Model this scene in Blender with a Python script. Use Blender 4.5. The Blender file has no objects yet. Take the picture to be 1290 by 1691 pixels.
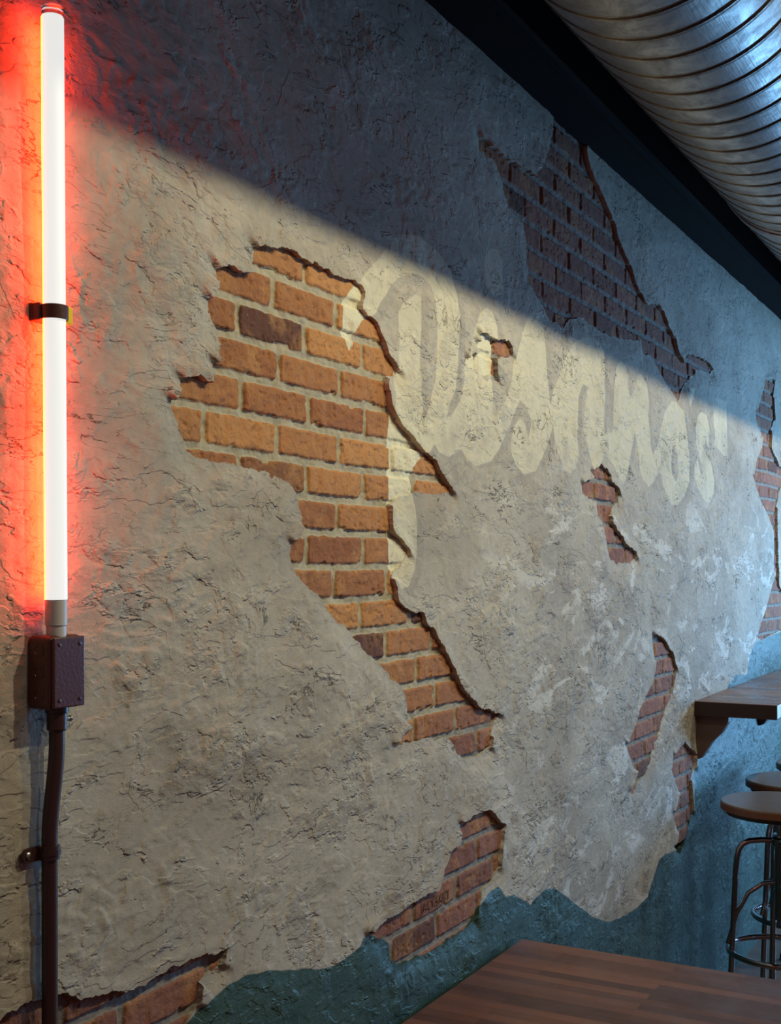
import bpy, math, random
import numpy as np
from mathutils import Matrix, Vector

# ------------------------------------------------------------------ camera, world, lights, exposure
sc = bpy.context.scene
col = sc.collection
F_PX = 2000.0
MT = 1098.0 / F_PX                       # tangent of the angle between view axis and wall
TH = math.atan(MT)
CT, ST = math.cos(TH), math.sin(TH)
CY = -1.36 * CT                          # camera 1.19 m in front of the wall
CAM = (0.0, CY, 1.70)
cam_d = bpy.data.cameras.new('camera')
cam = bpy.data.objects.new('camera', cam_d); col.objects.link(cam)
cam.location = CAM
cam.rotation_euler = (math.pi / 2, 0, TH - math.pi / 2)
cam_d.sensor_fit = 'VERTICAL'; cam_d.sensor_height = 36; cam_d.sensor_width = 36
cam_d.lens = 36 * F_PX / 1691
cam_d.shift_y = 89.5 / 1691
cam_d.clip_start = 0.05
sc.camera = cam
sc.view_settings.view_transform = 'Standard'
sc.view_settings.look = 'None'
sc.view_settings.gamma = 1
sc.view_settings.use_curve_mapping = False
sc.view_settings.exposure = 0.0
w = bpy.data.worlds.new('room_ambient'); sc.world = w; w.use_nodes = True
w.node_tree.nodes['Background'].inputs[0].default_value = (1.0, 0.52, 0.54, 1)
w.node_tree.nodes['Background'].inputs[1].default_value = 0.125


def light(name, kind, loc, target, energy, color, **kw):
    d = bpy.data.lights.new(name, kind); d.energy = energy; d.color = color
    for k, v in kw.items(): setattr(d, k, v)
    o = bpy.data.objects.new(name, d); col.objects.link(o); o.location = loc
    o.rotation_euler = (Vector(target) - Vector(loc)).to_track_quat('-Z', 'Y').to_euler()
    return o


LAMP_Y, LAMP_Z = -1.5, 3.17             # ceiling spots on the room side of the duct
for i, (lx, e, az) in enumerate(((1.0, 20, 1.6), (1.95, 78, 1.85), (2.75, 78, 1.95), (3.85, 62, 2.35), (5.30, 112, 2.45), (7.0, 45, 2.4))):
    light('ceiling_spot', 'SPOT', (lx, LAMP_Y, LAMP_Z), (lx, 0, az), e, (1.0, 0.91, 0.62),
          spot_size=math.radians(112), spot_blend=1.0, shadow_soft_size=0.03)
light('window_light_right', 'AREA', (8.3, -3.0, 1.7), (6.2, 0, 1.2), 36, (0.22, 0.55, 1.0),
      shape='RECTANGLE', size=2.2, size_y=1.7, spread=math.radians(120))
light('window_light_end', 'AREA', (9.3, -1.6, 1.9), (4.0, -0.6, 1.8), 12, (0.24, 0.55, 1.0),
      shape='RECTANGLE', size=2.4, size_y=1.8)
light('counter_blue_fill', 'AREA', (7.7, -1.75, 1.45), (5.8, 0, 1.3), 66, (0.22, 0.56, 1.0),  # unseen blue fill, added to brighten the wall around the counter
      shape='RECTANGLE', size=1.0, size_y=1.6, spread=math.radians(110))

# ------------------------------------------------------------------ pixel <-> wall helpers (for tracing outlines on the wall plane)


def ray(px, py, y=0.0):
    u = (px - 645.0) / F_PX; v = (935.0 - py) / F_PX
    dx, dy, dz = CT + u * ST, ST - u * CT, v
    t = (y - CY) / dy
    return (dx * t, y, 1.70 + dz * t)


def wall_xy(pts):
    out = []
    for px, py in pts:
        p = ray(px, py); out.append((p[0], p[2]))
    return np.array(out)


def smooth(a, b, x):
    t = np.clip((x - a) / (b - a), 0, 1); return t * t * (3 - 2 * t)


_rs = np.random.RandomState(7)
_perm = _rs.permutation(4096)
_gr = _rs.rand(4096) * 2 * np.pi
_gx, _gy = np.cos(_gr), np.sin(_gr)


def perlin(x, y, seed=0):
    xi = np.floor(x).astype(np.int64); yi = np.floor(y).astype(np.int64)
    xf = x - xi; yf = y - yi
    def g(ix, iy, dx, dy):
        h = _perm[(_perm[(ix + seed * 131) & 4095] + iy) & 4095]
        return _gx[h] * dx + _gy[h] * dy
    u = xf * xf * xf * (xf * (xf * 6 - 15) + 10); v = yf * yf * yf * (yf * (yf * 6 - 15) + 10)
    a = g(xi, yi, xf, yf); b = g(xi + 1, yi, xf - 1, yf)
    c = g(xi, yi + 1, xf, yf - 1); d = g(xi + 1, yi + 1, xf - 1, yf - 1)
    return ((a * (1 - u) + b * u) * (1 - v) + (c * (1 - u) + d * u) * v) * 1.5


def fbm(x, y, seed=0, octv=4):
    s = 0; a = 1.0
    for i in range(octv):
        s = s + a * perlin(x * 2 ** i, y * 2 ** i, seed + i); a *= 0.5
    return s


def poly_sdf(X, Z, P):
    """signed distance, positive inside"""
    d2 = np.full(X.shape, 1e9); ins = np.zeros(X.shape, bool)
    n = len(P)
    for i in range(n):
        ax, az = P[i]; bx, bz = P[(i + 1) % n]
        ex, ez = bx - ax, bz - az
        L = ex * ex + ez * ez + 1e-12
        wx, wz = X - ax, Z - az
        t = np.clip((wx * ex + wz * ez) / L, 0, 1)
        d2 = np.minimum(d2, (wx - t * ex) ** 2 + (wz - t * ez) ** 2)
        c = (az > Z) != (bz > Z)
        if abs(ez) > 1e-12:
            ins ^= c & (X < ax + (Z - az) / ez * ex)
    d = np.sqrt(d2)
    return np.where(ins, d, -d)


def field(X, Z, polys, cut=0.12):
    """union of polygons; X (n), Z (m) are 1-D axes"""
    out = np.full((len(Z), len(X)), -cut)
    for P in polys:
        i0, i1 = np.searchsorted(X, [P[:, 0].min() - cut, P[:, 0].max() + cut])
        j0, j1 = np.searchsorted(Z, [P[:, 1].min() - cut, P[:, 1].max() + cut])
        if i1 <= i0 or j1 <= j0: continue
        XX, ZZ = np.meshgrid(X[i0:i1], Z[j0:j1])
        out[j0:j1, i0:i1] = np.maximum(out[j0:j1, i0:i1], np.clip(poly_sdf(XX, ZZ, P), -cut, cut))
    return out


# ------------------------------------------------------------------ outlines traced on the wall
H1 = [(418,408),(440,408),(456,409),(470,413),(490,425),(503,432),(520,440),(545,452),(565,460),(590,470),(596,483),(594,510),(600,520),(615,530),(622,545),(630,565),(640,590),(655,612),(650,622),(636,622),(634,640),(640,665),(648,690),(665,712),(690,740),(712,760),(720,775),(733,795),(743,813),(728,814),(700,816),(678,815),(660,822),(643,836),(641,860),(643,880),(655,888),(668,903),(671,914),(660,935),(650,942),(643,957),(650,975),(655,995),(665,1005),(685,1010),(693,1012),(700,1030),(712,1040),(722,1060),(733,1080),(745,1105),(756,1130),(765,1145),(785,1165),(805,1172),(823,1180),(815,1195),(808,1215),(807,1235),(790,1250),(762,1252),(755,1240),(748,1228),(740,1218),(730,1216),(705,1220),(680,1226),(651,1229),(665,1210),(675,1200),(673,1180),(670,1155),(665,1135),(645,1120),(632,1100),(610,1085),(588,1060),(570,1035),(556,1025),(540,1008),(530,990),(505,965),(490,950),(482,935),(478,915),(480,895),(490,885),(497,870),(500,850),(492,835),(488,810),(475,795),(450,785),(420,775),(395,768),(370,765),(340,762),(315,755),(305,745),(300,720),(292,700),(282,675),(282,660),(295,645),(298,625),(320,618),(335,630),(343,632),(350,615),(352,600),(358,590),(362,565),(355,545),(348,530),(345,510),(343,495),(350,480),(358,465),(355,440),(375,440),(395,450),(415,455),(415,440)]
H2 = [(790,225),(800,233),(815,248),(832,261),(855,275),(880,290),(890,275),(897,260),(905,235),(910,212),(914,180),(966,225),(963,251),(972,285),(987,319),(1010,368),(1013,380),(1024,414),(1036,439),(1047,471),(1064,503),(1081,503),(1091,514),(1100,539),(1111,560),(1117,584),(1126,600),(1128,588),(1131,584),(1149,590),(1166,598),(1175,611),(1172,617),(1159,611),(1145,610),(1144,618),(1130,634),(1123,649),(1120,660),(1111,651),(1100,635),(1091,618),(1081,601),(1074,586),(1062,584),(1058,562),(1030,560),(994,550),(983,543),(972,535),(962,524),(940,526),(930,543),(908,528),(896,507),(872,464),(870,413),(864,368),(840,345),(832,315),(823,285),(813,262),(802,258),(791,243)]
H3 = [(789,550),(805,555),(814,560),(820,560),(832,565),(840,572),(843,585),(841,590),(815,592),(815,621),(791,618),(781,609),(769,605),(769,590),(773,585),(783,585),(787,580),(786,565),(789,557)]
H4 = [(988,767),(998,775),(1005,785),(1005,795),(1018,806),(1021,818),(1018,831),(1010,839),(1007,852),(1008,865),(1021,884),(1028,896),(1036,905),(1047,912),(1048,921),(1039,930),(1018,931),(1008,925),(1004,912),(1002,899),(998,880),(997,866),(989,856),(985,837),(984,828),(972,823),(961,817),(960,797),(971,792),(978,788),(976,778),(983,770)]
H5 = [(760,1358),(787,1339),(806,1337),(821,1355),(830,1362),(825,1396),(821,1434),(813,1453),(795,1472),(787,1502),(783,1521),(711,1570),(655,1593),(645,1585),(641,1559),(628,1553),(605,1540),(624,1525),(673,1491),(719,1468),(726,1449),(738,1407),(757,1389),(760,1373)]
H6 = [(-20,1690),(0,1675),(30,1653),(69,1643),(94,1638),(124,1645),(159,1640),(188,1638),(218,1628),(258,1608),(278,1593),(317,1576),(347,1573),(365,1566),(360,1593),(327,1623),(322,1658),(307,1691),(270,1760),(200,1850),(-20,1850),(-200,1850),(-200,1760)]
H7 = [(1077,1046),(1090,1053),(1107,1077),(1116,1107),(1109,1146),(1098,1172),(1085,1215),(1072,1254),(1064,1280),(1055,1289),(1044,1312),(1038,1306),(1049,1271),(1040,1250),(1033,1228),(1042,1202),(1053,1168),(1064,1146),(1075,1124),(1081,1090),(1077,1064)]
H8 = [(1126,1224),(1146,1245),(1146,1267),(1139,1289),(1142,1341),(1137,1362),(1131,1388),(1122,1410),(1113,1397),(1118,1371),(1111,1341),(1120,1306),(1109,1271),(1111,1245)]
H9 = [(1261,627),(1279,627),(1275,657),(1278,694),(1272,711),(1271,739),(1284,770),(1290,773),(1325,780),(1330,800),(1288,806),(1281,838),(1281,878),(1282,926),(1284,966),(1290,978),(1325,990),(1325,1030),(1290,1040),(1258,1057),(1248,1051),(1250,1037),(1261,1006),(1270,972),(1278,946),(1278,878),(1268,850),(1255,824),(1243,785),(1247,756),(1255,739),(1258,719),(1248,691),(1247,677),(1255,651)]
HOLES = [wall_xy(h) for h in (H1, H2, H3, H4, H5, H6, H7, H8, H9)]
TEAL = list(wall_xy([(300,1700),(330,1660),(365,1630),(400,1608),(430,1603),(470,1600),(530,1598),(555,1590),(580,1570),(605,1544),(640,1550),(740,1530),(790,1495),(805,1475),(820,1463),(830,1480),(845,1478),(858,1484),(872,1494),(884,1480),(897,1468),(910,1466),(925,1475),(950,1495),(975,1513),(997,1522),(1020,1515),(1045,1500),(1065,1480),(1075,1450),(1085,1420),(1095,1410),(1110,1405),(1124,1405),(1142,1341),(1142,1290),(1150,1250),(1160,1215),(1168,1190),(1185,1160),(1200,1133),(1210,1115),(1230,1113),(1235,1085),(1245,1060),(1258,1057),(1290,1042),(1325,1030),(1400,1015)]))
TEAL += [(9.5, 1.45), (9.5, -0.5), (1.0, -0.5), (1.3, 0.9)]
TEAL = [np.array(TEAL)]
G1 = [(575,579),(572,570),(567,553),(565,531),(566,505),(574,485),(586,469),(600,449),(621,427),(637,404),(657,388),(681,390),(707,408),(725,427),(738,449),(748,485),(753,521),(752,562),(750,602),(746,642),(738,662),(730,691),(740,685),(754,661),(762,627),(770,581),(778,546),(786,518),(798,508),(808,516),(816,540),(815,560),(812,601),(809,641),(809,685),(814,689),(828,667),(838,637),(846,597),(857,556),(865,528),(877,512),(885,518),(893,540),(897,573),(900,620),(903,660),(908,700),(900,731),(889,758),(879,778),(861,784),(847,768),(838,741),(843,707),(853,691),(862,700),(868,722),(872,700),(863,671),(853,661),(840,695),(830,717),(820,741),(806,762),(780,770),(765,755),(758,742),(735,755),(718,748),(711,734),(700,738),(692,720),(692,697),(701,672),(707,646),(713,628),(715,592),(716,541),(713,501),(705,473),(693,459),(677,452),(655,457),(641,471),(633,487),(623,501),(615,517),(598,529),(584,553),(581,572)]
G2 = [(687,481),(661,501),(653,515),(655,562),(651,602),(648,642),(643,690),(641,720),(642,780),(641,840),(642,920),(647,955),(658,974),(671,968),(682,938),(684,895),(682,832),(677,795),(682,772),(692,759),(711,734),(700,715),(691,699),(689,642),(688,582),(690,541),(689,485)]
G3 = [(903,676),(910,644),(921,619),(928,595),(942,568),(956,558),(972,557),(985,566),(992,582),(993,626),(993,680),(994,715),(1008,715),(1009,644),(1013,609),(1020,596),(1029,602),(1034,619),(1034,644),(1038,657),(1045,641),(1050,619),(1056,618),(1065,634),(1068,662),(1067,697),(1070,733),(1074,752),(1083,731),(1088,704),(1095,678),(1107,662),(1116,665),(1125,679),(1130,722),(1134,757),(1134,793),(1127,819),(1116,834),(1106,834),(1095,816),(1088,784),(1083,780),(1075,796),(1067,805),(1058,793),(1052,766),(1049,731),(1044,715),(1040,742),(1034,777),(1026,800),(1017,786),(1010,768),(994,751),(984,770),(976,776),(969,751),(958,706),(960,680),(967,641),(958,634),(951,653),(949,689),(949,724),(951,754),(946,774),(937,782),(928,776),(917,751),(910,724),(907,697)]
G4 = [(1145,642),(1138,640),(1134,660),(1135,673),(1141,660)]
G5 = [(1155,680),(1164,686),(1167,704),(1168,736),(1166,738),(1162,725),(1160,733),(1162,749),(1171,766),(1176,793),(1175,816),(1168,832),(1159,827),(1150,807),(1144,789),(1143,773),(1148,757),(1154,780),(1157,784),(1159,772),(1152,754),(1146,733),(1145,708),(1148,688)]
G6 = [(797,425),(805,411),(818,413),(826,430),(825,455),(828,485),(812,490),(800,475),(795,450)]
G7 = [(1174,655),(1197,664),(1199,757),(1191,752),(1177,735)]
OCOUNTER = [(1106,736),(1115,749),(1116,784),(1113,796),(1106,784),(1104,757)]
LETTERS = [wall_xy(g) for g in (G1, G2, G3, G4, G5, G6, G7)]
OC = [wall_xy(OCOUNTER)]


def letter_field(X, Z):
    return np.minimum(field(X, Z, LETTERS, .05), -field(X, Z, OC, .05))


# ------------------------------------------------------------------ object helpers
def new_mesh(name, verts, faces, mat, parent=None, smooth_shade=True):
    me = bpy.data.meshes.new(name); me.from_pydata([tuple(v) for v in verts], [], faces); me.update()
    if smooth_shade:
        me.polygons.foreach_set('use_smooth', [True] * len(me.polygons)); me.set_sharp_from_angle(angle=math.radians(38))
    o = bpy.data.objects.new(name, me); col.objects.link(o)
    if mat: me.materials.append(mat)
    if parent is not None:
        o.parent = parent; o.matrix_parent_inverse = Matrix.Translation(-parent.location)
    return o


def np_mesh(name, V, loops, starts, totals, mat, attrs, parent=None, smooth_mask=None):
    me = bpy.data.meshes.new(name)
    me.vertices.add(len(V)); me.vertices.foreach_set('co', V.astype(np.float32).ravel())
    me.loops.add(len(loops)); me.loops.foreach_set('vertex_index', loops.astype(np.int32))
    me.polygons.add(len(starts)); me.polygons.foreach_set('loop_start', starts.astype(np.int32))
    me.polygons.foreach_set('loop_total', totals.astype(np.int32))
    sm = np.ones(len(starts), bool) if smooth_mask is None else smooth_mask
    me.polygons.foreach_set('use_smooth', sm)
    for k, a in attrs.items():
        at = me.attributes.new(k, 'FLOAT', 'POINT'); at.data.foreach_set('value', a.astype(np.float32))
    me.update(calc_edges=True)
    me.materials.append(mat)
    o = bpy.data.objects.new(name, me); col.objects.link(o)
    if parent is not None: o.parent = parent
    return o


def thing(name, label, cat, loc=(0, 0, 0), group=None):
    o = bpy.data.objects.new(name, None); col.objects.link(o); o.location = loc
    o.empty_display_size = .05
    return tag(o, label, cat, group)


def tag(o, label, cat, group=None):
    o['label'] = label; o['category'] = cat
    if group: o['group'] = group
    return o


def tube_mesh(path, r, n=16, cap=True):
    P = [Vector(p) for p in path]; R = r if isinstance(r, (list, tuple)) else [r] * len(P)
    V, Fc = [], []
    prev = None
    for i, p in enumerate(P):
        t = (P[min(i + 1, len(P) - 1)] - P[max(i - 1, 0)]).normalized()
        if prev is None:
            a = Vector((0, 0, 1)) if abs(t.z) < .9 else Vector((0, 1, 0))
            nrm = t.cross(a).normalized()
        else:
            nrm = (prev - t * prev.dot(t)).normalized()
        prev = nrm; b = t.cross(nrm)
        for k in range(n):
            an = 2 * math.pi * k / n
            V.append(p + (nrm * math.cos(an) + b * math.sin(an)) * R[i])
    for i in range(len(P) - 1):
        for k in range(n):
            k2 = (k + 1) % n
            Fc.append((i * n + k, i * n + k2, (i + 1) * n + k2, (i + 1) * n + k))
    if cap:
        Fc.append(tuple(range(n))[::-1]); Fc.append(tuple((len(P) - 1) * n + k for k in range(n)))
    return V, Fc


def lathe(profile, center, axis='Z', n=48):
    V, Fc = [], []
    for (r, h) in profile:
        for k in range(n):
            a = 2 * math.pi * k / n
            c, s = math.cos(a) * r, math.sin(a) * r
            v = {'Z': (c, s, h), 'X': (h, c, s), 'Y': (c, h, s)}[axis]
            V.append((center[0] + v[0], center[1] + v[1], center[2] + v[2]))
    m = len(profile)
    for i in range(m - 1):
        for k in range(n):
            k2 = (k + 1) % n
            Fc.append((i * n + k, i * n + k2, (i + 1) * n + k2, (i + 1) * n + k))
    Fc.append(tuple(range(n))[::-1]); Fc.append(tuple((m - 1) * n + k for k in range(n)))
    return V, Fc


def join(*parts):
    V, Fc = [], []
    for v, f in parts:
        o = len(V); V += list(v); Fc += [tuple(i + o for i in q) for q in f]
    return V, Fc


def box(x0, x1, y0, y1, z0, z1):
    V = [(x, y, z) for x in (x0, x1) for y in (y0, y1) for z in (z0, z1)]
    return V, [(0, 1, 3, 2), (4, 6, 7, 5), (0, 4, 5, 1), (2, 3, 7, 6), (0, 2, 6, 4), (1, 5, 7, 3)]


def bevel(o, wdt, seg=3, angle=35):
    m = o.modifiers.new('bevel', 'BEVEL'); m.width = wdt; m.segments = seg
    m.limit_method = 'ANGLE'; m.angle_limit = math.radians(angle); m.harden_normals = False
    return o


def arc(c, r, a0, a1, n, f):
    return [f(c, r, math.radians(a0 + (a1 - a0) * i / n)) for i in range(n + 1)]


# ------------------------------------------------------------------ materials
class NT:
    def __init__(s, name):
        s.m = bpy.data.materials.new(name); s.m.use_nodes = True; s.t = s.m.node_tree
        s.b = s.t.nodes['Principled BSDF']
    def n(s, typ, **kw):
        nd = s.t.nodes.new(typ)
        for k, v in kw.items(): setattr(nd, k, v)
        return nd
    def set(s, nd, i, v):
        if isinstance(v, bpy.types.NodeSocket): s.t.links.new(v, nd.inputs[i])
        elif isinstance(v, (tuple, list)) and len(v) == 3 and nd.inputs[i].type == 'RGBA': nd.inputs[i].default_value = (*v, 1)
        else: nd.inputs[i].default_value = v
    def attr(s, name):
        return s.n('ShaderNodeAttribute', attribute_name=name).outputs['Fac']
    def coord(s): return s.n('ShaderNodeTexCoord').outputs['Object']
    def map(s, vec, scale=(1, 1, 1), rot=(0, 0, 0), loc=(0, 0, 0)):
        nd = s.n('ShaderNodeMapping'); s.set(nd, 0, vec); nd.inputs[3].default_value = scale
        nd.inputs[2].default_value = rot; nd.inputs[1].default_value = loc
        return nd.outputs[0]
    def noise(s, vec, scale, detail=3, rough=.5, dist=0):
        nd = s.n('ShaderNodeTexNoise'); s.set(nd, 'Vector', vec); nd.inputs['Scale'].default_value = scale
        nd.inputs['Detail'].default_value = detail; nd.inputs['Roughness'].default_value = rough
        nd.inputs['Distortion'].default_value = dist
        return nd.outputs[0]
    def wave(s, vec, scale, dist, dscale=1, detail=3, prof='SAW', direction='X'):
        nd = s.n('ShaderNodeTexWave', wave_profile=prof, bands_direction=direction); s.set(nd, 'Vector', vec)
        nd.inputs['Scale'].default_value = scale; nd.inputs['Distortion'].default_value = dist
        nd.inputs['Detail'].default_value = detail; nd.inputs['Detail Scale'].default_value = dscale
        return nd.outputs['Fac']
    def math(s, op, a, b=0.0, c=0.0):
        nd = s.n('ShaderNodeMath', operation=op); s.set(nd, 0, a); s.set(nd, 1, b)
        if op in ('MULTIPLY_ADD', 'SMOOTH_MIN'): s.set(nd, 2, c)
        return nd.outputs[0]
    def ss(s, v, a, b, lo=0.0, hi=1.0):
        nd = s.n('ShaderNodeMapRange', interpolation_type='SMOOTHSTEP')
        s.set(nd, 0, v); s.set(nd, 1, a); s.set(nd, 2, b); s.set(nd, 3, lo); s.set(nd, 4, hi)
        return nd.outputs[0]
    def mix(s, f, a, b):
        nd = s.n('ShaderNodeMix', data_type='RGBA')
        s.set(nd, 0, f); s.set(nd, 6, a); s.set(nd, 7, b)
        return nd.outputs[2]
    def bump(s, h, dist, strength=1.0, normal=None):
        nd = s.n('ShaderNodeBump'); s.set(nd, 'Height', h); nd.inputs['Distance'].default_value = dist
        nd.inputs['Strength'].default_value = strength
        if normal is not None: s.t.links.new(normal, nd.inputs['Normal'])
        return nd.outputs[0]
    def out(s, color=None, rough=None, metal=None, normal=None, spec=None):
        for k, v in (('Base Color', color), ('Roughness', rough), ('Metallic', metal), ('Normal', normal), ('Specular IOR Level', spec)):
            if v is not None: s.set(s.b, k, v)
        return s.m


def plaster_material():
    N = NT('plaster'); P = N.coord()
    let, shd, teal = N.attr('letter'), N.attr('shade'), N.attr('teal')
    big = N.noise(P, 1.7, 5, .55, .4)
    med = N.noise(N.map(P, (.6, 1, 1.1), (0, .25, 0)), 7, 5, .6, .8)
    fine = N.noise(P, 60, 4, .6)
    c = N.mix(N.ss(big, .35, .65), (.295, .262, .215), (.405, .372, .312))
    c = N.mix(N.ss(med, .46, .66, 0, .5), c, (.45, .42, .365))
    c = N.mix(N.ss(med, .44, .32, 0, .4), c, (.245, .218, .180))
    c = N.mix(N.ss(fine, .35, .7, 0, .25), c, (.20, .18, .15))
    # pale skim scraped over the coat, only from the middle of the wall on
    sx = N.n('ShaderNodeSeparateXYZ'); N.set(sx, 0, P)
    zone = N.math('MULTIPLY', N.ss(sx.outputs[0], 2.3, 3.2), N.ss(sx.outputs[2], 2.05, 1.80))
    scr = N.noise(N.map(P, (.45, 1, 1), (0, -.25, 0), (3, 0, 5)), 8.0, 6, .70, .8)
    c = N.mix(N.math('MULTIPLY', zone, N.ss(scr, .54, .60, 0, .6)), c, (.60, .60, .57))
    # faded lettering
    worn = N.noise(N.map(P, (1, 1, .6), (0, .3, 0)), 9, 6, .65, .6)
    lf = N.math('MULTIPLY', N.ss(let, -.0025, .0025), N.ss(worn, .30, .55, .16, .48))
    sf = N.math('MULTIPLY', N.ss(shd, -.003, .003), N.ss(worn, .3, .6, .10, .40))
    c = N.mix(sf, c, (.235, .220, .200))
    c = N.mix(lf, c, (.66, .625, .455))
    # teal dado paint
    tn = N.mix(N.ss(med, .35, .65), (.019, .044, .033), (.036, .072, .054))
    tn = N.mix(N.ss(fine, .6, .75, 0, .35), tn, (.13, .22, .20))
    c = N.mix(N.ss(teal, -.002, .002), c, tn)
    # hairline cracks and torn ledges in the finish coat, coloured darker along their lines
    gate_ = N.noise(N.map(P, (.6, 1, 1), (0, 0, 0), (2, 0, 9)), 7.5, 4, .55)
    ck1 = N.noise(N.map(P, (.55, 1, 2.0), (0, .45, 0)), 15, 6, .62, .5)
    ck2 = N.noise(N.map(P, (1.0, 1, 1.2), (0, .9, 0), (8, 0, 1)), 19, 6, .62, .5)
    def crack(nz, w_):
        return N.ss(N.math('ABSOLUTE', N.math('SUBTRACT', nz, .5)), w_, w_ * .25)
    cm = N.math('MAXIMUM', N.math('MULTIPLY', crack(ck1, .012), N.ss(gate_, .60, .64)),
                N.math('MULTIPLY', crack(ck2, .014), N.ss(gate_, .38, .34)))
    c = N.mix(N.math('MULTIPLY', cm, .32), c, (.11, .085, .07))
    # relief: ragged ledges left by the trowel, sand grain, pits
    tex = N.noise(N.map(P, (.65, 1, 1), (0, 0, 0), (11, 0, 3)), 3.8, 4, .55, .5)
    brk = N.noise(N.map(P, (.6, 1, 1)), 19, 4, .6)
    def ledge(rot, freq, off):
        q = N.map(N.map(P, (.6, 1, 1)), (1, 1, 1), (0, rot, 0), off)
        sp_ = N.n('ShaderNodeSeparateXYZ'); N.set(sp_, 0, q)
        ph = N.math('MULTIPLY', sp_.outputs[0], freq)
        ph = N.math('ADD', ph, N.math('MULTIPLY', N.noise(q, 7, 3, .5), 6.0))
        ph = N.math('ADD', ph, N.math('MULTIPLY', N.noise(q, 55, 3, .6), .8))
        return N.math('FRACT', ph)
    d1 = ledge(1.15, 36, (0, 0, 0)); d2 = ledge(.55, 30, (4, 0, 2)); d3 = ledge(1.6, 34, (1, 0, 7))
    m1 = N.math('MULTIPLY', N.ss(tex, .545, .60), N.ss(brk, .47, .52))
    m2 = N.math('MULTIPLY', N.ss(tex, .445, .39), N.ss(brk, .49, .54))
    m3 = N.math('MULTIPLY', N.ss(med, .55, .61), N.ss(brk, .50, .45))
    led = N.math('ADD', N.math('MULTIPLY', d1, m1), N.math('MULTIPLY', d2, m2))
    led = N.math('ADD', led, N.math('MULTIPLY', d3, m3))
    def dline(d, m): return N.math('MULTIPLY', N.ss(d, .10, .0), m)
    dl = N.math('MAXIMUM', dline(d1, m1), N.math('MAXIMUM', dline(d2, m2), dline(d3, m3)))
    c = N.mix(N.math('MULTIPLY', dl, .32), c, (.11, .085, .07))
    n0 = N.bump(cm, -.0022, 1.0)
    lip1 = N.math('MULTIPLY', N.ss(ck1, .5, .512), N.ss(gate_, .51, .57))
    lip2 = N.math('MULTIPLY', N.ss(ck2, .5, .512), N.ss(gate_, .46, .41))
    n00 = N.bump(N.math('ADD', lip1, lip2), .0012, 1.0, n0)
    n1 = N.bump(led, .0034, 1.0, n00)
    plate = N.noise(N.map(P, (.6, 1, 1.1), (0, .3, 0), (5, 0, 1)), 7, 4, .55, .3)
    pl = N.math('ADD', N.ss(plate, .53, .548), N.ss(plate, .42, .432))
    n2 = N.bump(pl, .0009, 1.0, n1)
    gr = N.noise(N.map(P, (.6, 1, 1)), 150, 3, .6)
    gm = N.math('MULTIPLY', N.math('SUBTRACT', gr, .5), N.ss(tex, .35, .6, .25, 1.0))
    n3 = N.bump(gm, .0013, 1.0, n2)
    sn = N.noise(P, 420, 2, .5)
    n4 = N.bump(sn, .0004, 1.0, n3)
    rg = N.mix(N.ss(teal, -.002, .002), (.85, .85, .85), (.55, .55, .55))
    return N.out(c, rg, normal=n4, spec=.3)


def brick_material():
    N = NT('old_brick'); P = N.coord()
    sd, r1, r2, let = N.attr('bsd'), N.attr('br1'), N.attr('br2'), N.attr('letter')
    nz = N.noise(P, 14, 5, .6, .3); fine = N.noise(P, 130, 3, .6)
    streak = N.noise(N.map(P, (1, 1, 2.2)), 40, 4, .6, .4)
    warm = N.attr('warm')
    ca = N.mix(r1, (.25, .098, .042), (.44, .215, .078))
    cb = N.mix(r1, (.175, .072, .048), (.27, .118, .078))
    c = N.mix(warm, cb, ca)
    c = N.mix(N.ss(r2, .94, .96), c, (.105, .045, .030))
    c = N.mix(N.ss(nz, .48, .68, 0, .55), c, (.42, .22, .085))
    c = N.mix(N.ss(streak, .5, .3, 0, .55), c, (.125, .050, .028))
    c = N.mix(N.ss(fine, .62, .74, 0, .35), c, (.46, .35, .22))
    c = N.mix(N.ss(fine, .38, .26, 0, .6), c, (.06, .03, .02))
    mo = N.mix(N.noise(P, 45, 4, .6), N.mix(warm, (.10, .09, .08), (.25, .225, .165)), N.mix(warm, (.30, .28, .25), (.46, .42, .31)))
    edge = N.math('ADD', sd, N.math('MULTIPLY', N.math('SUBTRACT', N.noise(P, 90, 4, .6), .5), .004))
    bm = N.ss(edge, -.0006, .0010)
    c = N.mix(bm, mo, c)
    worn = N.noise(P, 26, 5, .65)
    lf = N.math('MULTIPLY', N.ss(let, -.002, .002), N.ss(worn, .28, .50, .55, .95))
    c = N.mix(lf, c, (.62, .60, .45))
    n1 = N.bump(N.noise(P, 70, 5, .65), .0018, 1.0)
    n2 = N.bump(fine, .0014, 1.0, n1)
    return N.out(c, .88, normal=n2, spec=.25)


def simple(name, color, rough=.5, metal=0.0, bumpd=0, bscale=80, var=0.0, spec=None):
    N = NT(name); P = N.coord()
    c = color
    if var:
        c = N.mix(N.noise(P, bscale * .3, 4, .6), tuple(x * (1 - var) for x in color), tuple(min(1, x * (1 + var)) for x in color))
    nr = N.bump(N.noise(P, bscale, 3, .5), bumpd) if bumpd else None
    return N.out(c, rough, metal, nr, spec)


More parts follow.
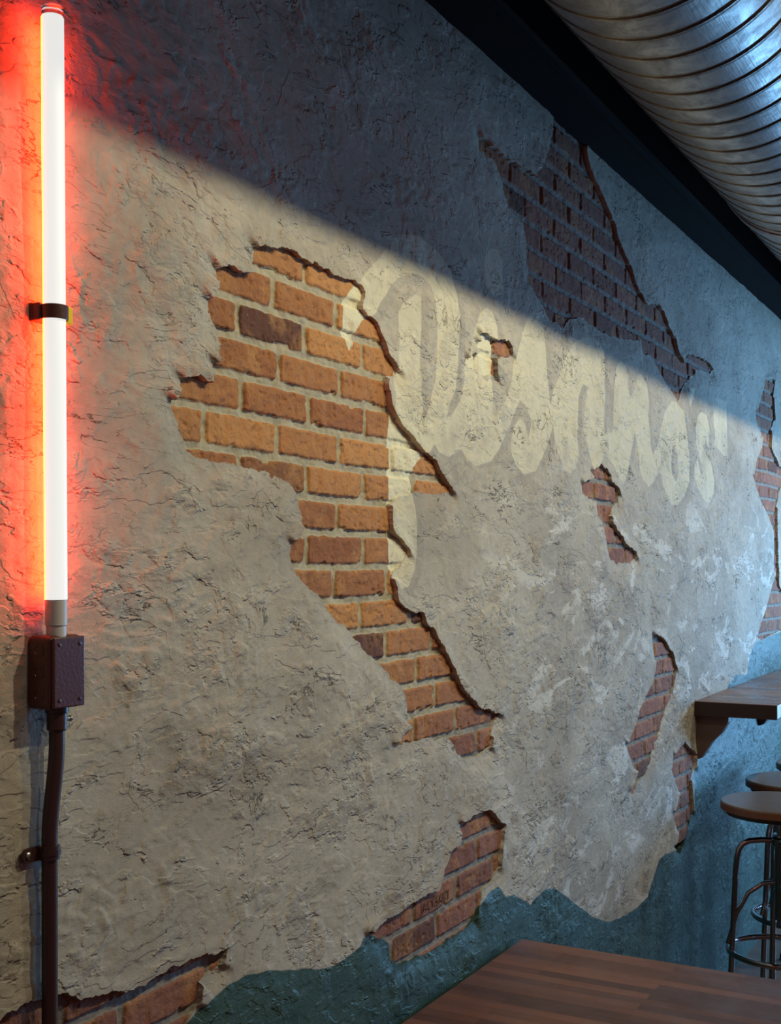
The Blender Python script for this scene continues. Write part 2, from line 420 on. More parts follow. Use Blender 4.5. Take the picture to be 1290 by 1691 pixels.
def wood_material(name, dark, light_, stave=.034, length=.42, rough=.38, scale=1.0):
    N = NT(name); P = N.coord()
    sx = N.n('ShaderNodeSeparateXYZ'); N.set(sx, 0, P)
    cx = N.n('ShaderNodeCombineXYZ'); N.set(cx, 0, sx.outputs[1]); N.set(cx, 1, sx.outputs[0])
    def br(off, c1, c2):
        b = N.n('ShaderNodeTexBrick'); b.offset = off; b.offset_frequency = 2; b.squash = 1.0
        N.set(b, 'Vector', cx.outputs[0]); N.set(b, 'Color1', c1); N.set(b, 'Color2', c2)
        N.set(b, 'Mortar', (0, 0, 0)); b.inputs['Scale'].default_value = 1.0
        b.inputs['Mortar Size'].default_value = .0004; b.inputs['Mortar Smooth'].default_value = .4
        b.inputs['Brick Width'].default_value = length; b.inputs['Row Height'].default_value = stave
        return b
    b1 = br(.37, (0, 0, 0), (1, 1, 1))
    rnd = N.n('ShaderNodeSeparateColor'); N.set(rnd, 0, b1.outputs[0])
    grain = N.noise(N.map(P, (90, 5, 90)), 1.0, 6, .65, .6)
    blot = N.noise(N.map(P, (3, 1.2, 3)), 2.2, 3, .5)
    f = N.math('ADD', N.math('MULTIPLY', rnd.outputs[0], .75), N.math('MULTIPLY', grain, .45))
    f = N.ss(f, .10, 1.05)
    c = N.mix(f, dark, light_)
    c = N.mix(N.ss(grain, .42, .25, 0, .65), c, tuple(x * .35 for x in dark))
    c = N.mix(N.ss(blot, .4, .65, 0, .35), c, tuple(x * .7 for x in dark))
    c = N.mix(N.math('MULTIPLY', b1.outputs[1], .7), c, tuple(x * .3 for x in dark))
    nr = N.bump(grain, .0004, .6)
    rr = N.ss(N.noise(P, 9, 4, .6), .3, .7, rough - .06, rough + .10)
    return N.out(c, rr, normal=nr, spec=.45)


def galvanised():
    N = NT('galvanised_steel'); P = N.coord()
    sp = N.noise(N.map(P, (1, 1, 1)), 16, 6, .7, .5); sp2 = N.noise(P, 75, 4, .65)
    c = N.mix(N.ss(sp, .35, .65), (.20, .19, .185), (.36, .35, .34))
    c = N.mix(N.ss(sp2, .55, .75, 0, .4), c, (.24, .22, .20))
    c = N.mix(N.ss(N.attr('seam'), .25, .85), c, (.10, .07, .055))
    r = N.ss(sp, .3, .7, .50, .34)
    scr = N.noise(N.map(P, (1.5, 40, 40)), 6, 3, .6)
    return N.out(c, r, .92, N.bump(scr, .0006, .7))


M_PL = plaster_material(); M_BR = brick_material()
M_BEAM = simple('black_beam_paint', (.004, .004, .005), .8, 0, .001, 30, spec=.08)
M_CEIL = simple('navy_ceiling_paint', (.016, .022, .042), .8, 0, .002, 25)
M_DUCT = galvanised()
M_TABLE = wood_material('butcher_block', (.062, .024, .014), (.165, .066, .036))
M_COUNT = wood_material('counter_block', (.10, .045, .026), (.26, .13, .075), .040, .9, .30)
M_DARKW = simple('dark_stained_edge', (.026, .012, .010), .5, 0, .0005, 60, .25)
M_BRKT = simple('grey_brown_bracket', (.10, .065, .055), .5, 0, .0005, 60, .25)
M_BOX = simple('brown_enamel', (.070, .020, .017), .34, 0, .00035, 220)
M_PIPE = simple('brown_painted_steel', (.040, .016, .015), .36, 0, .0002, 150)
M_CHROME = simple('chrome', (.36, .34, .34), .12, 1.0)
M_SCREW = simple('zinc_screw', (.45, .44, .42), .3, 1.0)
M_ALU = simple('grey_socket_metal', (.50, .50, .51), .45, 0)
M_FLOOR = wood_material('floor_boards', (.085, .035, .018), (.20, .095, .05), .12, 1.6, .45)
M_SEAT = simple('oiled_wood_seat', (.17, .125, .10), .28, 0, .0003, 60, .3)
M_RIM = simple('seat_rim_brown', (.17, .062, .03), .4, 0, .0003, 60, .25)
M_BLACK = simple('black_plastic', (.012, .012, .013), .5)
NC = NT('clear_tube_cap'); NC.b.inputs['Transmission Weight'].default_value = 1.0
NC.b.inputs['Roughness'].default_value = .08; NC.b.inputs['IOR'].default_value = 1.3
M_CLEAR = NC.out((.95, .75, .72))
NE = NT('red_neon_glow'); NE.b.inputs['Base Color'].default_value = (.8, .8, .8, 1)
NE.b.inputs['Emission Color'].default_value = (1.0, 0.030, 0.005, 1)
NE.b.inputs['Emission Strength'].default_value = 50.0
ND = NT('overexposed_tube_front'); ND.b.inputs['Base Color'].default_value = (.2, .2, .2, 1)
ND.b.inputs['Emission Color'].default_value = (1.0, 1.0, 0.96, 1)
ND.b.inputs['Emission Strength'].default_value = .80  # burnt-out white of the red tube, put in as dim white emission
M_TUBE_FRONT = ND.m
M_GLOW = NE.m

# ------------------------------------------------------------------ the wall: slab, exposed brickwork, plaster coat
FLOOR_Z, CEIL_Z = 0.0, 3.35
v, f = box(-.6, 9.4, .03, .25, 0, CEIL_Z)
wall = new_mesh('wall_left', v, f, M_PL, smooth_shade=False); wall['kind'] = 'structure'


def graded(a, b, fn):
    out = [a]
    while out[-1] < b: out.append(out[-1] + fn(out[-1]))
    return np.array(out)


def dx_f(x):
    if x < 1.0: return .012
    return min(.0026 + .00105 * max(0, x - 1.15), .009) if x < 6.5 else .02


def cells_to_mesh(keep):
    """quads of kept cells -> loops; vertex ids are j*nx+i"""
    ny, nx = keep.shape; nx += 1
    jj, ii = np.nonzero(keep)
    a = jj * nx + ii
    return np.stack([a, a + 1, a + 1 + nx, a + nx], 1)


# ---- brickwork
H, L, JT = .0634, .2065, .0115
bx = graded(.55, 6.9, lambda x: dx_f(x) * .72 if x >= 1.0 else .004)
bz = np.arange(.7, 2.93, .0023)
hf = field(bx, bz, HOLES, .05)
XX, ZZ = np.meshgrid(bx, bz)
wob = .0035 * perlin(XX * 2.3, ZZ * 1.2, 3)
zz = (ZZ - 1.70 + wob) / H
row = np.floor(zz).astype(int); lz = (zz - row - .5) * H
off = np.where(row % 2 == 0, 1.654, 1.757)
rowj = (_perm[(row + 900) & 4095] / 4096. - .5) * .035
xx = (XX - off + rowj + .002 * perlin(XX * 3, ZZ * 9, 5)) / L
cidx = np.floor(xx).astype(int); lx = (xx - cidx - .5) * L
hsh = _perm[(_perm[(row + 777) & 4095] + cidx + 50) & 4095]
r1 = ((hsh * 7919) % 1009) / 1009.; r2 = ((hsh * 104729) % 997) / 997.; r3 = ((hsh * 613) % 991) / 991.
ha = L / 2 - JT / 2 - .002 * r2; hb = H / 2 - JT / 2 - .0015 * r3
rad = .006
qx = np.abs(lx) - ha + rad; qz = np.abs(lz) - hb + rad
bsd = -(np.sqrt(np.maximum(qx, 0) ** 2 + np.maximum(qz, 0) ** 2) + np.minimum(np.maximum(qx, qz), 0) - rad)
bsd = bsd + .0015 * fbm(XX * 45, ZZ * 45, 9, 3)
chip = smooth(.55, .75, fbm(XX * 16, ZZ * 16, 31, 3)) * smooth(.016, .0, bsd)
bsd = bsd - .008 * chip
prof = smooth(-.001, .0032, bsd)
mort = .0035 * fbm(XX * 25, ZZ * 30, 12, 3)
yb = .0050 - prof * (.0050 + (r3 - .5) * .0025) + (1 - prof) * mort * .8 - prof * (.0016 * fbm(XX * 30, ZZ * 30, 21, 4) + .01 * (r1 - .5) * lx)
pits = smooth(.45, .6, fbm(XX * 70, ZZ * 70, 41, 2)) * .002 * (r2 > .45)
yb = yb + pits * prof
r2 = np.where((row == 6) & (np.abs(XX - 1.758) < .15) & (cidx == np.floor((1.758 - off + rowj) / L)), .99, r2)
keep = (np.maximum(np.maximum(hf[:-1, :-1], hf[1:, :-1]), np.maximum(hf[:-1, 1:], hf[1:, 1:])) > -.035)
Q = cells_to_mesh(keep)
used, inv = np.unique(Q.ravel(), return_inverse=True)
V = np.stack([XX.ravel()[used], yb.ravel()[used], ZZ.ravel()[used]], 1)
Lf = letter_field(bx, bz)
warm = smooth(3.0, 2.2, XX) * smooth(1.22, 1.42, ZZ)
at = {'bsd': bsd, 'br1': r1, 'br2': r2, 'letter': Lf, 'warm': warm}
nq = len(Q)
brickwork = np_mesh('brickwork', V, inv, np.arange(nq) * 4, np.full(nq, 4), M_BR,
                    {k: a.ravel()[used] for k, a in at.items()}, wall)
brickwork['label'] = 'exposed old orange and red bricks with grey mortar'

# ---- plaster coat
px_ = graded(-.6, 9.4, dx_f)
pz = np.concatenate([np.arange(0, 1.0, .0065), np.arange(1.0, 2.99, .0031)])
XX, ZZ = np.meshgrid(px_, pz)
hf = field(px_, pz, HOLES, .12)
rag = .0050 * fbm(XX * 26, ZZ * 26, 50, 4) + .0022 * perlin(XX * 150, ZZ * 150, 55)
Fk = np.where(hf > -.119, -hf + rag, .12)                       # > 0 : plaster
gz, gx = np.gradient(hf)
gx = gx / np.gradient(px_)[None, :]; gz = gz / np.gradient(pz)[:, None]
gl = np.sqrt(gx ** 2 + gz ** 2) + 1e-6
outw = (-gx * .45 - gz * .9) / gl                          # > 0 : plaster lies up/right of the hole
feather = smooth(.25, -.45, outw)
big = .0025 * fbm(XX * 2.2, ZZ * 2.2, 60, 3)
tz = smooth(-.05, .30, fbm(XX * 3.1 + 4, ZZ * 3.1, 64, 3))
wx = XX + .03 * perlin(XX * 4, ZZ * 6, 70); wz = ZZ + .03 * perlin(XX * 4, ZZ * 6, 71)
def saw(a, k, s):
    p = (wx * math.cos(a) + wz * math.sin(a)) * k + 1.1 * fbm(wx * 7, wz * 7, s, 3)
    t = p - np.floor(p)
    return np.where(t < .88, t / .88, (1 - t) / .12)
gate = smooth(.02, .22, perlin(XX * 7, ZZ * 11, 80))
z2 = smooth(-.1, .1, perlin(XX * 1.3, ZZ * 1.3, 77))
led = saw(1.2, 17, 81) * z2 + saw(.7, 14, 84) * (1 - z2)
n1 = fbm(wx * 4, wz * 7, 90, 4); n2 = fbm(wx * 2.8, wz * 5.5, 95, 4)
plates = smooth(.16, .21, n1) * .0009 + smooth(-.22, -.18, n2) * .0008 + smooth(.30, .35, n2) * .0008
rough_ = fbm(XX * 30, ZZ * 48, 99, 3) * .0009 * tz
relief = big + led * gate * tz * .0020 + plates + rough_ - .002
lump = smooth(.030, .006, np.abs(Fk)) * .0025 * (1 - feather)     # curled lip at broken edges
thick = .0095 + relief + lump
fe = np.exp(-(np.maximum(Fk, 0) / .030) ** 2) * feather
thick = thick * (1 - .86 * fe)
thick = np.maximum(thick, .0012)
letter = letter_field(px_, pz)
pxs = px_ - .032; pzs = pz + .006
shade = np.minimum(letter_field(pxs, pzs), -letter)
teal = field(px_, pz, TEAL, .1) + .002 * fbm(XX * 20, ZZ * 20, 44, 3)
arr = {'letter': letter, 'shade': shade, 'teal': teal}
ny, nx = Fk.shape
pos = Fk > 0
c4 = pos[:-1, :-1].astype(int) + pos[1:, :-1] + pos[:-1, 1:] + pos[1:, 1:]
Q = cells_to_mesh(c4 == 4)
flat = {k: a.ravel() for k, a in arr.items()}
Xr, Zr, Tr, Fr = XX.ravel(), ZZ.ravel(), -thick.ravel(), Fk.ravel()
nv0 = nx * ny
newv = []; newkey = {}; polys = []; rims = []
def cross(a, b):
    k = (a, b) if a < b else (b, a)
    if k not in newkey:
        t = Fr[k[0]] / (Fr[k[0]] - Fr[k[1]])
        t = min(max(t, .02), .98)
        newkey[k] = nv0 + len(newv); newv.append((k[0], k[1], t))
    return newkey[k]
for j, i in zip(*np.nonzero((c4 > 0) & (c4 < 4))):
    a = j * nx + i; ids = (a, a + 1, a + 1 + nx, a + nx)
    poly = []; xs = []
    for k in range(4):
        p, q = ids[k], ids[(k + 1) % 4]
        if Fr[p] > 0: poly.append(p)
        if (Fr[p] > 0) != (Fr[q] > 0):
            xv = cross(p, q); poly.append(xv); xs.append((xv, Fr[p] > 0))
    if len(poly) >= 3: polys.append(poly)
    if len(xs) == 2:
        o_ = [x for x, e in xs if e]; i_ = [x for x, e in xs if not e]
        if o_ and i_: rims.append((o_[0], i_[0]))
nw = np.array([(p, q) for p, q, t in newv]); tw = np.array([t for _, _, t in newv])
lerp = lambda A: np.concatenate([A, A[nw[:, 0]] * (1 - tw) + A[nw[:, 1]] * tw])
Xa, Za, Ta = lerp(Xr), lerp(Zr), lerp(Tr)
attr_a = {k: lerp(a) for k, a in flat.items()}
rim = np.array(rims)
NA = len(Xa); rv = np.unique(rim.ravel()); top_id = {k: NA + i for i, k in enumerate(rv)}; bot_id = {k: NA + len(rv) + i for i, k in enumerate(rv)}
Xa2 = np.concatenate([Xa, Xa[rv], Xa[rv]]); Za2 = np.concatenate([Za, Za[rv], Za[rv]])
Ta2 = np.concatenate([Ta, Ta[rv], np.full(len(rv), .018)])
attr_a = {k: np.concatenate([a, a[rv], a[rv]]) for k, a in attr_a.items()}
loops = [Q.ravel()]; tot = [np.full(len(Q), 4)]
pl = np.array([x for p in polys for x in p]); loops.append(pl); tot.append(np.array([len(p) for p in polys]))
rl = np.array([x for a, b in rims for x in (top_id[b], top_id[a], bot_id[a], bot_id[b])]); loops.append(rl); tot.append(np.full(len(rims), 4))
loops = np.concatenate(loops); tot = np.concatenate(tot)
used, inv = np.unique(loops, return_inverse=True)
V = np.stack([Xa2[used], Ta2[used], Za2[used]], 1)
starts = np.concatenate([[0], np.cumsum(tot)[:-1]])
coat = np_mesh('plaster_coat', V, inv, starts, tot, M_PL, {k: a[used] for k, a in attr_a.items()}, wall)
coat['label'] = 'rough grey plaster with faded cream lettering above teal paint'

# stamped maker's mark on one brick
def text_part(body, loc, size, mat, name, parent, rot=(math.pi / 2, 0, 0), ext=.0006, sx=1.0):
    cu = bpy.data.curves.new(name, 'FONT'); cu.body = body; cu.size = size; cu.extrude = ext
    cu.align_x = 'CENTER'; cu.align_y = 'CENTER'
    o = bpy.data.objects.new(name, cu); col.objects.link(o)
    dg = bpy.context.evaluated_depsgraph_get(); me = bpy.data.meshes.new_from_object(o.evaluated_get(dg))
    bpy.data.objects.remove(o)
    me.materials.append(mat)
    m = bpy.data.objects.new(name, me); col.objects.link(m)
    m.parent = parent; m.location = loc; m.rotation_euler = rot; m.scale = (sx, 1, 1)
    return m


M_STAMP = simple('stamped_clay', (.15, .058, .040), .9)
p = ray(719, 1488)
text_part('JACKSART', (p[0], -.0022, p[2]), .030, M_STAMP, 'brick_stamp', wall, sx=1.0)

# ------------------------------------------------------------------ floor, ceiling, beam, joists
v, f = box(-.6, 9.4, -5.2, .03, -.1, 0.0)
fl = new_mesh('floor', v, f, M_FLOOR, smooth_shade=False); fl['kind'] = 'structure'
v, f = box(-.6, 9.4, -5.2, .03, CEIL_Z, CEIL_Z + .1)
ce = new_mesh('ceiling', v, f, M_CEIL, smooth_shade=False); ce['kind'] = 'structure'
# channel beam along the wall head
BZ = 2.912
prof = [(.02, BZ), (-.118, BZ), (-.126, BZ - .006), (-.134, BZ - .006), (-.138, BZ + .004), (-.138, BZ + .020), (-.030, BZ + .035), (-.030, CEIL_Z), (.02, CEIL_Z)]
V = [(x, y, z) for x in (-.6, 9.4) for (y, z) in prof]; n = len(prof)
Fc = [(i, (i + 1) % n, n + (i + 1) % n, n + i) for i in range(n)] + [tuple(range(n))[::-1], tuple(range(n, 2 * n))]
bm = new_mesh('trim_1', V, Fc, M_BEAM, smooth_shade=False)
bm.data.materials.append(simple('beam_lip_highlight', (.05, .05, .055), .45, .3, spec=.3)); bm.data.polygons[4].material_index = 1; bm['kind'] = 'structure'  # lip coloured paler to paint in the highlight along the beam edge
for k, x in enumerate((1.5, 3.06, 4.62, 6.18, 7.74)):
    v, f = box(x - .035, x + .035, -5.0, -.031, CEIL_Z - .12, CEIL_Z)
    j = new_mesh('trim_%d' % (k + 2), v, f, M_BEAM, smooth_shade=False); j['kind'] = 'structure'

# ------------------------------------------------------------------ spiral duct
DY, DZ, DR = -.552, 2.925, .257
duct = thing('spiral_duct', 'round galvanised steel spiral duct with ribbed seams running under the black ceiling', 'duct', (4.2, DY, DZ))
PITCH = .098
dx0, dx1 = -.3, 9.0
nxd, na = int((dx1 - dx0) / .0028), 120
xs = np.linspace(dx0, dx1, nxd); an = np.linspace(0, 2 * np.pi, na, endpoint=False)
A, Xd = np.meshgrid(an, xs)
ph = Xd / PITCH + A / (2 * np.pi); fr = (ph - np.round(ph)) * PITCH
prof_ = np.where(np.abs(fr) < .0045, 1.0, 0) - .55 * np.exp(-((np.abs(fr) - .0075) / .003) ** 2)
seam = np.exp(-(np.abs(fr + .0035) / .003) ** 4)
belly = -.0003 * np.cos(2 * np.pi * ph)
Rr = DR + .0028 * np.where(np.abs(fr) < .004, np.cos(fr / .004 * np.pi / 2), 0) + belly * .6
Rr = Rr - .0012 * np.exp(-((np.abs(fr) - .008) / .002) ** 2)
V = np.stack([Xd, DY + Rr * np.cos(A), DZ + Rr * np.sin(A)], -1).reshape(-1, 3)
ii, kk = np.meshgrid(np.arange(nxd - 1), np.arange(na), indexing='ij')
a = ii * na + kk; b = ii * na + (kk + 1) % na
Q = np.stack([a, b, b + na, a + na], -1).reshape(-1, 4)
dm = np_mesh('duct_pipe', V, Q.ravel(), np.arange(len(Q)) * 4, np.full(len(Q), 4), M_DUCT, {'seam': seam.ravel()})
dm.parent = duct; dm.matrix_parent_inverse = Matrix.Translation(-duct.location)
for jx in (1.0, 3.72, 6.5):
    pr = [(DR - .003, jx - .036), (DR + .004, jx - .036), (DR + .0055, jx - .03), (DR + .0045, jx), (DR + .0055, jx + .03), (DR + .004, jx + .036), (DR - .003, jx + .036)]
    V, Fc = lathe([(r, h - 0) for r, h in pr], (0, DY, DZ), 'X', 96); Fc = Fc[:-2]
    new_mesh('coupling_band', V, Fc, M_DUCT, duct)
    V, Fc = tube_mesh([(jx, DY, DZ + DR), (jx, DY, CEIL_Z)], .006, 10)
    new_mesh('hanger_rod', V, Fc, M_SCREW, duct)

# ------------------------------------------------------------------ red light tube
t0, t1 = Vector(ray(86.5, 28, -.034)), Vector(ray(92.5, 990, -.034))
tl = thing('light_tube', 'glowing red neon style light tube fixed upright on the plaster wall', 'light', (t1.x, t1.y, t1.z))
ax = (t1 - t0).normalized()
TR = .0149
V, Fc = tube_mesh([t0, t0 + ax * .002, t1 - ax * .001, t1], [TR - .001, TR, TR, TR], 28)
gt = new_mesh('glowing_tube', V, Fc, M_TUBE_FRONT, tl)
gt.data.materials.append(M_GLOW)                           # red strip along the side that faces the wall
for pg in gt.data.polygons:
    if pg.normal.y > .22: pg.material_index = 1
V, Fc = tube_mesh([t0 - ax * .014, t0 - ax * .012, t0 - ax * .0005], [TR - .004, TR - .001, TR - .001], 28)
new_mesh('clear_end_cap', V, Fc, M_CLEAR, tl)
b0 = t1 + ax * .0003
V, Fc = join(tube_mesh([b0, b0 + ax * .0335], [TR - .0005, TR - .0005], 28),
             tube_mesh([b0 + ax * .0342, b0 + ax * .056], [TR - .0018, TR - .0018], 28),
             tube_mesh([b0 + ax * .03, b0 + ax * .036], [TR - .0032, TR - .0032], 28))
new_mesh('socket', V, Fc, M_ALU, tl)
# clip: band round the tube, foot on the wall
cz = ray(90, 517, -.034)[2]; tc = t0 + ax * ((t0.z - cz) / -ax.z)
def clip_half(a0, a1, r0, r1, h):
    V, Fc = [], []; n = 24
    for i in range(n + 1):
        a = math.radians(a0 + (a1 - a0) * i / n)
        for r in (r0, r1):
            for s in (-h, h): V.append((tc.x + r * math.cos(a), tc.y + r * math.sin(a), tc.z + s))
    for i in range(n):
        q = i * 4
        for (m, k) in ((0, 1), (1, 3), (3, 2), (2, 0)): Fc.append((q + m, q + k, q + 4 + k, q + 4 + m))
    Fc += [(0, 2, 3, 1), (n * 4, n * 4 + 1, n * 4 + 3, n * 4 + 2)]
    return V, Fc
parts = [clip_half(150, 390, TR + .0006, TR + .0034, .0095),
         box(tc.x - .021, tc.x - .014, tc.y + .006, -.006, cz - .0115, cz + .0115),
         box(tc.x - .022, tc.x + .024, -.016, -.006, cz - .012, cz + .012)]
V, Fc = join(*parts)
bevel(new_mesh('wall_clip', V, Fc, M_BOX, tl, False), .0012, 2)

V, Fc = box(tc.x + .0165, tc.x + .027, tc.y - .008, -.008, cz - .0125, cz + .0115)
pad = bevel(new_mesh('tube_lit_clip_jaw', V, Fc, simple('tube_lit_yellow', (.95, .62, .03), .3), tl, False), .002, 2)  # yellow base colour stands in for the tube's light on the clip
pad['label'] = 'jaw of the clip, coloured yellow for the tube light on it'
# ------------------------------------------------------------------ junction box
x0 = ray(86, 1110, -.052)[0]; x1 = ray(141, 1110, -.052)[0]
zt = ray(110, 1049, -.052)[2]; zb = ray(110, 1171, -.052)[2]
jb = thing('junction_box', 'dark brown metal electrical box under the red light tube', 'electrical box', ((x0 + x1) / 2, -.03, zb))
V, Fc = box(x0, x1, -.049, -.006, zb, zt)
bevel(new_mesh('box_body', V, Fc, M_BOX, jb), .008, 5)
V, Fc = box(x0 + .002, x1 - .002, -.0535, -.0485, zb + .002, zt - .002)
lid = bevel(new_mesh('lid', V, Fc, M_BOX, jb), .0022, 4)
for sx_, sz_ in ((.012, .012), (.012, -.012), (-.012, .012), (-.012, -.012)):
    cx_ = (x1 if sx_ < 0 else x0) + sx_; cz_ = (zb if sz_ > 0 else zt) + sz_
    V, Fc = lathe([(.0028, -.0534), (.0028, -.0540), (.0018, -.0544)], (cx_, 0, cz_), 'Y', 16)
    new_mesh('lid_screw', V, Fc, M_PIPE, lid)
for kz in (.2, .5, .8):
    zc = zb + (zt - zb) * kz
    V, Fc = lathe([(.0085, x0 + .001), (.0085, x0 - .0006), (.0070, x0 - .0010), (.0066, x0 - .0002)], (0, -.029, zc), 'X', 24)
    new_mesh('knockout', V, Fc, M_BOX, jb)

# ------------------------------------------------------------------ conduit with connector, strap
pb = Vector(ray(94, 1180, -.030)); pe = Vector(ray(82, 1410, -.0245))
zs = lambda py: ray(88, py, -.03)[2]
path = [(pb.x, -.030, zb + .004), (pb.x, -.030, zs(1225))]
for i in range(1, 13):
    t = i / 12; s = t * t * (3 - 2 * t)
    path.append((pb.x + (pe.x - pb.x) * s, -.030 + (.0055) * s, zs(1225) + (zs(1385) - zs(1225)) * t))
path += [(pe.x, -.0245, zs(1430)), (pe.x + .0015, -.0245, .0)]
cd = thing('conduit_pipe', 'dark brown conduit pipe running down the wall from the electrical box', 'pipe', (pe.x, -.0245, 0))
V, Fc = tube_mesh(path, .0105, 24); new_mesh('pipe', V, Fc, M_PIPE, cd)
V, Fc = tube_mesh([(pb.x, -.030, zb + .001), (pb.x, -.030, zb - .006), (pb.x, -.030, zb - .007), (pb.x, -.030, zb - .028), (pb.x, -.030, zb - .030)], [.0155, .0155, .0135, .0135, .0118], 24)
cn = new_mesh('pipe_connector', V, Fc, M_PIPE, cd)
V, Fc = lathe([(.0035, pb.x + .012), (.0035, pb.x + .0185), (.0042, pb.x + .0187), (.0042, pb.x + .0215), (.003, pb.x + .0222)], (0, -.034, zb - .016), 'X', 14)
new_mesh('set_screw', V, Fc, M_SCREW, cn)
sz = ray(82, 1407, -.0245)[2]
st = thing('pipe_strap', 'brown one hole strap clamping the conduit to the wall', 'strap', (pe.x, -.012, sz))
def band(r0, r1, h):
    V, Fc = [], []; n = 28
    for i in range(n + 1):
        a = math.radians(180 + 180 * i / n)
        for r in (r0, r1):
            for s in (-h, h): V.append((pe.x + r * math.cos(a), -.0245 + r * math.sin(a), sz + s))
    for i in range(n):
        q = i * 4
        for (m, k) in ((0, 1), (1, 3), (3, 2), (2, 0)): Fc.append((q + m, q + k, q + 4 + k, q + 4 + m))
    Fc += [(0, 2, 3, 1), (n * 4, n * 4 + 1, n * 4 + 3, n * 4 + 2)]
    return V, Fc
ear = []
earV, earF = [], []
n = 20
outline = [(pe.x - .0105, -.0095), (pe.x - .0105, .0095)] + [(pe.x - .030 - .0095 * math.sin(math.pi * i / n), .0095 * math.cos(math.pi * i / n)) for i in range(n + 1)]
m = len(outline)
for y in (-.0165, -.0125):
    earV += [(x, y, sz + z) for x, z in outline]
earF = [tuple(range(m)), tuple(range(m, 2 * m))[::-1]] + [(i, (i + 1) % m, m + (i + 1) % m, m + i) for i in range(m)]
V, Fc = join(band(.0108, .0134, .0085), band(.0125, .0146, .0028), (earV, earF),
             box(pe.x - .0134, pe.x - .0108, -.0265, -.0125, sz - .009, sz + .009),
             box(pe.x + .0108, pe.x + .0134, -.0265, -.010, sz - .008, sz + .008))
new_mesh('strap_body', V, Fc, M_PIPE, st, False)
V, Fc = lathe([(.0048, -.0163), (.0048, -.0178), (.0036, -.0190), (.001, -.0195)], (pe.x - .030, 0, sz), 'Y', 18)
new_mesh('strap_screw', V, Fc, M_SCREW, st)

# ------------------------------------------------------------------ foreground table
TZ = .768
tb = thing('wooden_table', 'reddish brown butcher block table against the wall in the foreground', 'table', (2.18, -.42, 0))
V, Fc = box(1.35, 2.815, -.86, -.022, TZ - .038, TZ)
bevel(new_mesh('tabletop', V, Fc, M_TABLE, tb), .004, 3)
V, Fc = lathe([(.035, .02), (.035, TZ - .045), (.11, TZ - .0385)], (2.08, -.44, 0), 'Z', 24)
new_mesh('pedestal', V, Fc, M_BLACK, tb)
V, Fc = lathe([(.26, 0), (.26, .012), (.05, .035)], (2.08, -.44, 0), 'Z', 40)
new_mesh('base', V, Fc, M_BLACK, tb)

# ------------------------------------------------------------------ wall counter
KX, KZ = 4.514, 1.196
ct = thing('wall_counter', 'narrow wooden bar counter shelf fixed along the far teal wall', 'counter', (5.8, -.15, KZ))
V, Fc = box(KX, 7.8, -.310, -.009, KZ - .052, KZ)
bevel(new_mesh('countertop', V, Fc, M_COUNT, ct), .003, 2)
V, Fc = box(KX - .003, KX - .0002, -.311, -.010, KZ - .053, KZ - .001)
new_mesh('end_edging', V, Fc, M_DARKW, ct, False)
for bxx in (KX + .05, KX + 1.15, KX + 2.25):
    pr = [(-.010, KZ - .053), (-.130, KZ - .053), (-.128, KZ - .075), (-.105, KZ - .115), (-.070, KZ - .150), (-.045, KZ - .19), (-.030, KZ - .215), (-.010, KZ - .222)]
    m = len(pr)
    V = [(x, y, z) for x in (bxx - .022, bxx + .022) for y, z in pr]
    Fc = [(i, (i + 1) % m, m + (i + 1) % m, m + i) for i in range(m)] + [tuple(range(m))[::-1], tuple(range(m, 2 * m))]
    new_mesh('bracket', V, Fc, M_BRKT, ct, False)

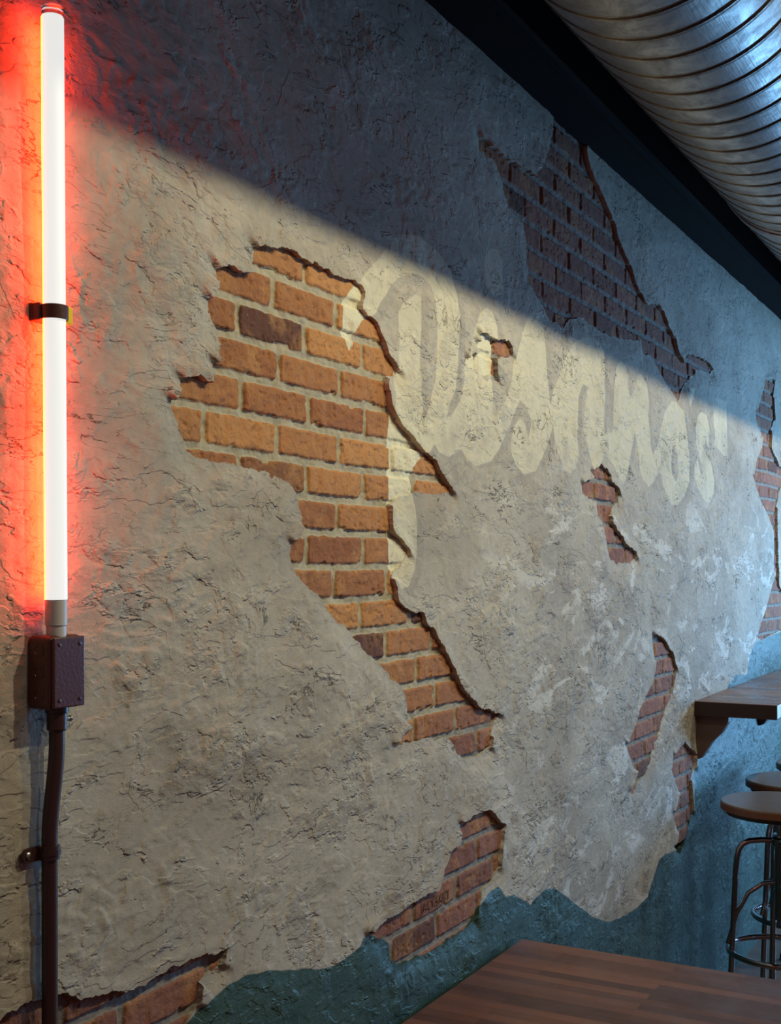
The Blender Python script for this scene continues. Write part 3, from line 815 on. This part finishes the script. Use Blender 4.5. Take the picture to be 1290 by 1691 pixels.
# ------------------------------------------------------------------ bar stools
def make_stool(loc, label):
    SH = .86
    r = thing('bar_stool', label, 'stool', loc, 'bar stools under the wall counter')
    P = lambda V: [(x + loc[0], y + loc[1], z + loc[2]) for x, y, z in V]
    V, Fc = lathe([(.19, SH - .030), (.204, SH - .030), (.206, SH - .027), (.206, SH - .003), (.203, SH)], (0, 0, 0), 'Z', 64)
    seat = new_mesh('seat', P(V), Fc, M_SEAT, r)
    V, Fc = lathe([(.206, SH - .029), (.2075, SH - .028), (.2075, SH - .007), (.206, SH - .006)], (0, 0, 0), 'Z', 64)
    new_mesh('seat_rim', P(V), Fc[:-2], M_RIM, seat)
    V, Fc = lathe([(.17, SH - .048), (.188, SH - .046), (.188, SH - .031)], (0, 0, 0), 'Z', 48)
    new_mesh('seat_underside', P(V), Fc, M_BLACK, r)
    V, Fc = join(lathe([(.012, .42), (.012, SH - .05)], (0, 0, 0), 'Z', 20), lathe([(.020, .44), (.020, .70)], (0, 0, 0), 'Z', 20),
                 lathe([(.026, .70), (.032, .705), (.032, .73), (.026, .735)], (0, 0, 0), 'Z', 24))
    new_mesh('column', P(V), Fc, M_CHROME, r)
    for k in range(4):
        a = math.radians(20 + 90 * k); ca, sa = math.cos(a), math.sin(a)
        pts = []
        for (rr, z) in ((.015, .722), (.06, .722), (.105, .718), (.130, .706), (.143, .685), (.150, .655), (.155, .60), (.168, .30), (.180, .004)):
            pts.append((ca * rr, sa * rr, z))
        V, Fc = tube_mesh(pts, .0105, 14)
        leg = new_mesh('leg', P(V), Fc, M_CHROME, r)
        V, Fc = lathe([(.014, 0), (.014, .02), (.012, .024)], (ca * .180, sa * .180, 0), 'Z', 14)
        new_mesh('foot_cap', P(V), Fc, M_BLACK, leg)
    # footrest ring and inner hoops
    ring = [(.178 * math.cos(2 * math.pi * i / 48), .178 * math.sin(2 * math.pi * i / 48), .325) for i in range(49)]
    V, Fc = tube_mesh(ring, .0105, 14, False); new_mesh('footrest_ring', P(V), Fc, M_CHROME, r)
    for k in range(2):
        a = math.radians(20 + 90 * k); ca, sa = math.cos(a), math.sin(a)
        pts = [(-.182, .33), (-.15, .44), (-.11, .515), (-.06, .55), (0, .56), (.06, .55), (.11, .515), (.15, .44), (.182, .33)]
        V, Fc = tube_mesh([(ca * q, sa * q, z + k * .016) for q, z in pts], .008, 12)
        new_mesh('brace_hoop', P(V), Fc, M_CHROME, r)
    return r


def copy_tree(o, parent=None):
    c = o.copy(); col.objects.link(c)
    if parent is not None:
        c.parent = parent; c.matrix_parent_inverse = o.matrix_parent_inverse.copy()
    for ch in list(o.children): copy_tree(ch, c)
    return c


def floor_pt(px, z):
    u = (px - 645) / F_PX
    return (z * (CT + u * ST), CY + z * (ST - u * CT), 0)


s0 = make_stool(floor_pt(1289, 4.32), 'round wooden bar stool on chrome legs, nearest of the row')
s1 = copy_tree(s0); s1.location = floor_pt(1322, 4.76); s1['label'] = 'chrome and wood bar stool just behind the nearest one'
s1.rotation_euler.z = .5
s2 = copy_tree(s0); s2.location = floor_pt(1366, 5.16); s2['label'] = 'third bar stool, its seat edge barely in view at the right'
s2.rotation_euler.z = -.3
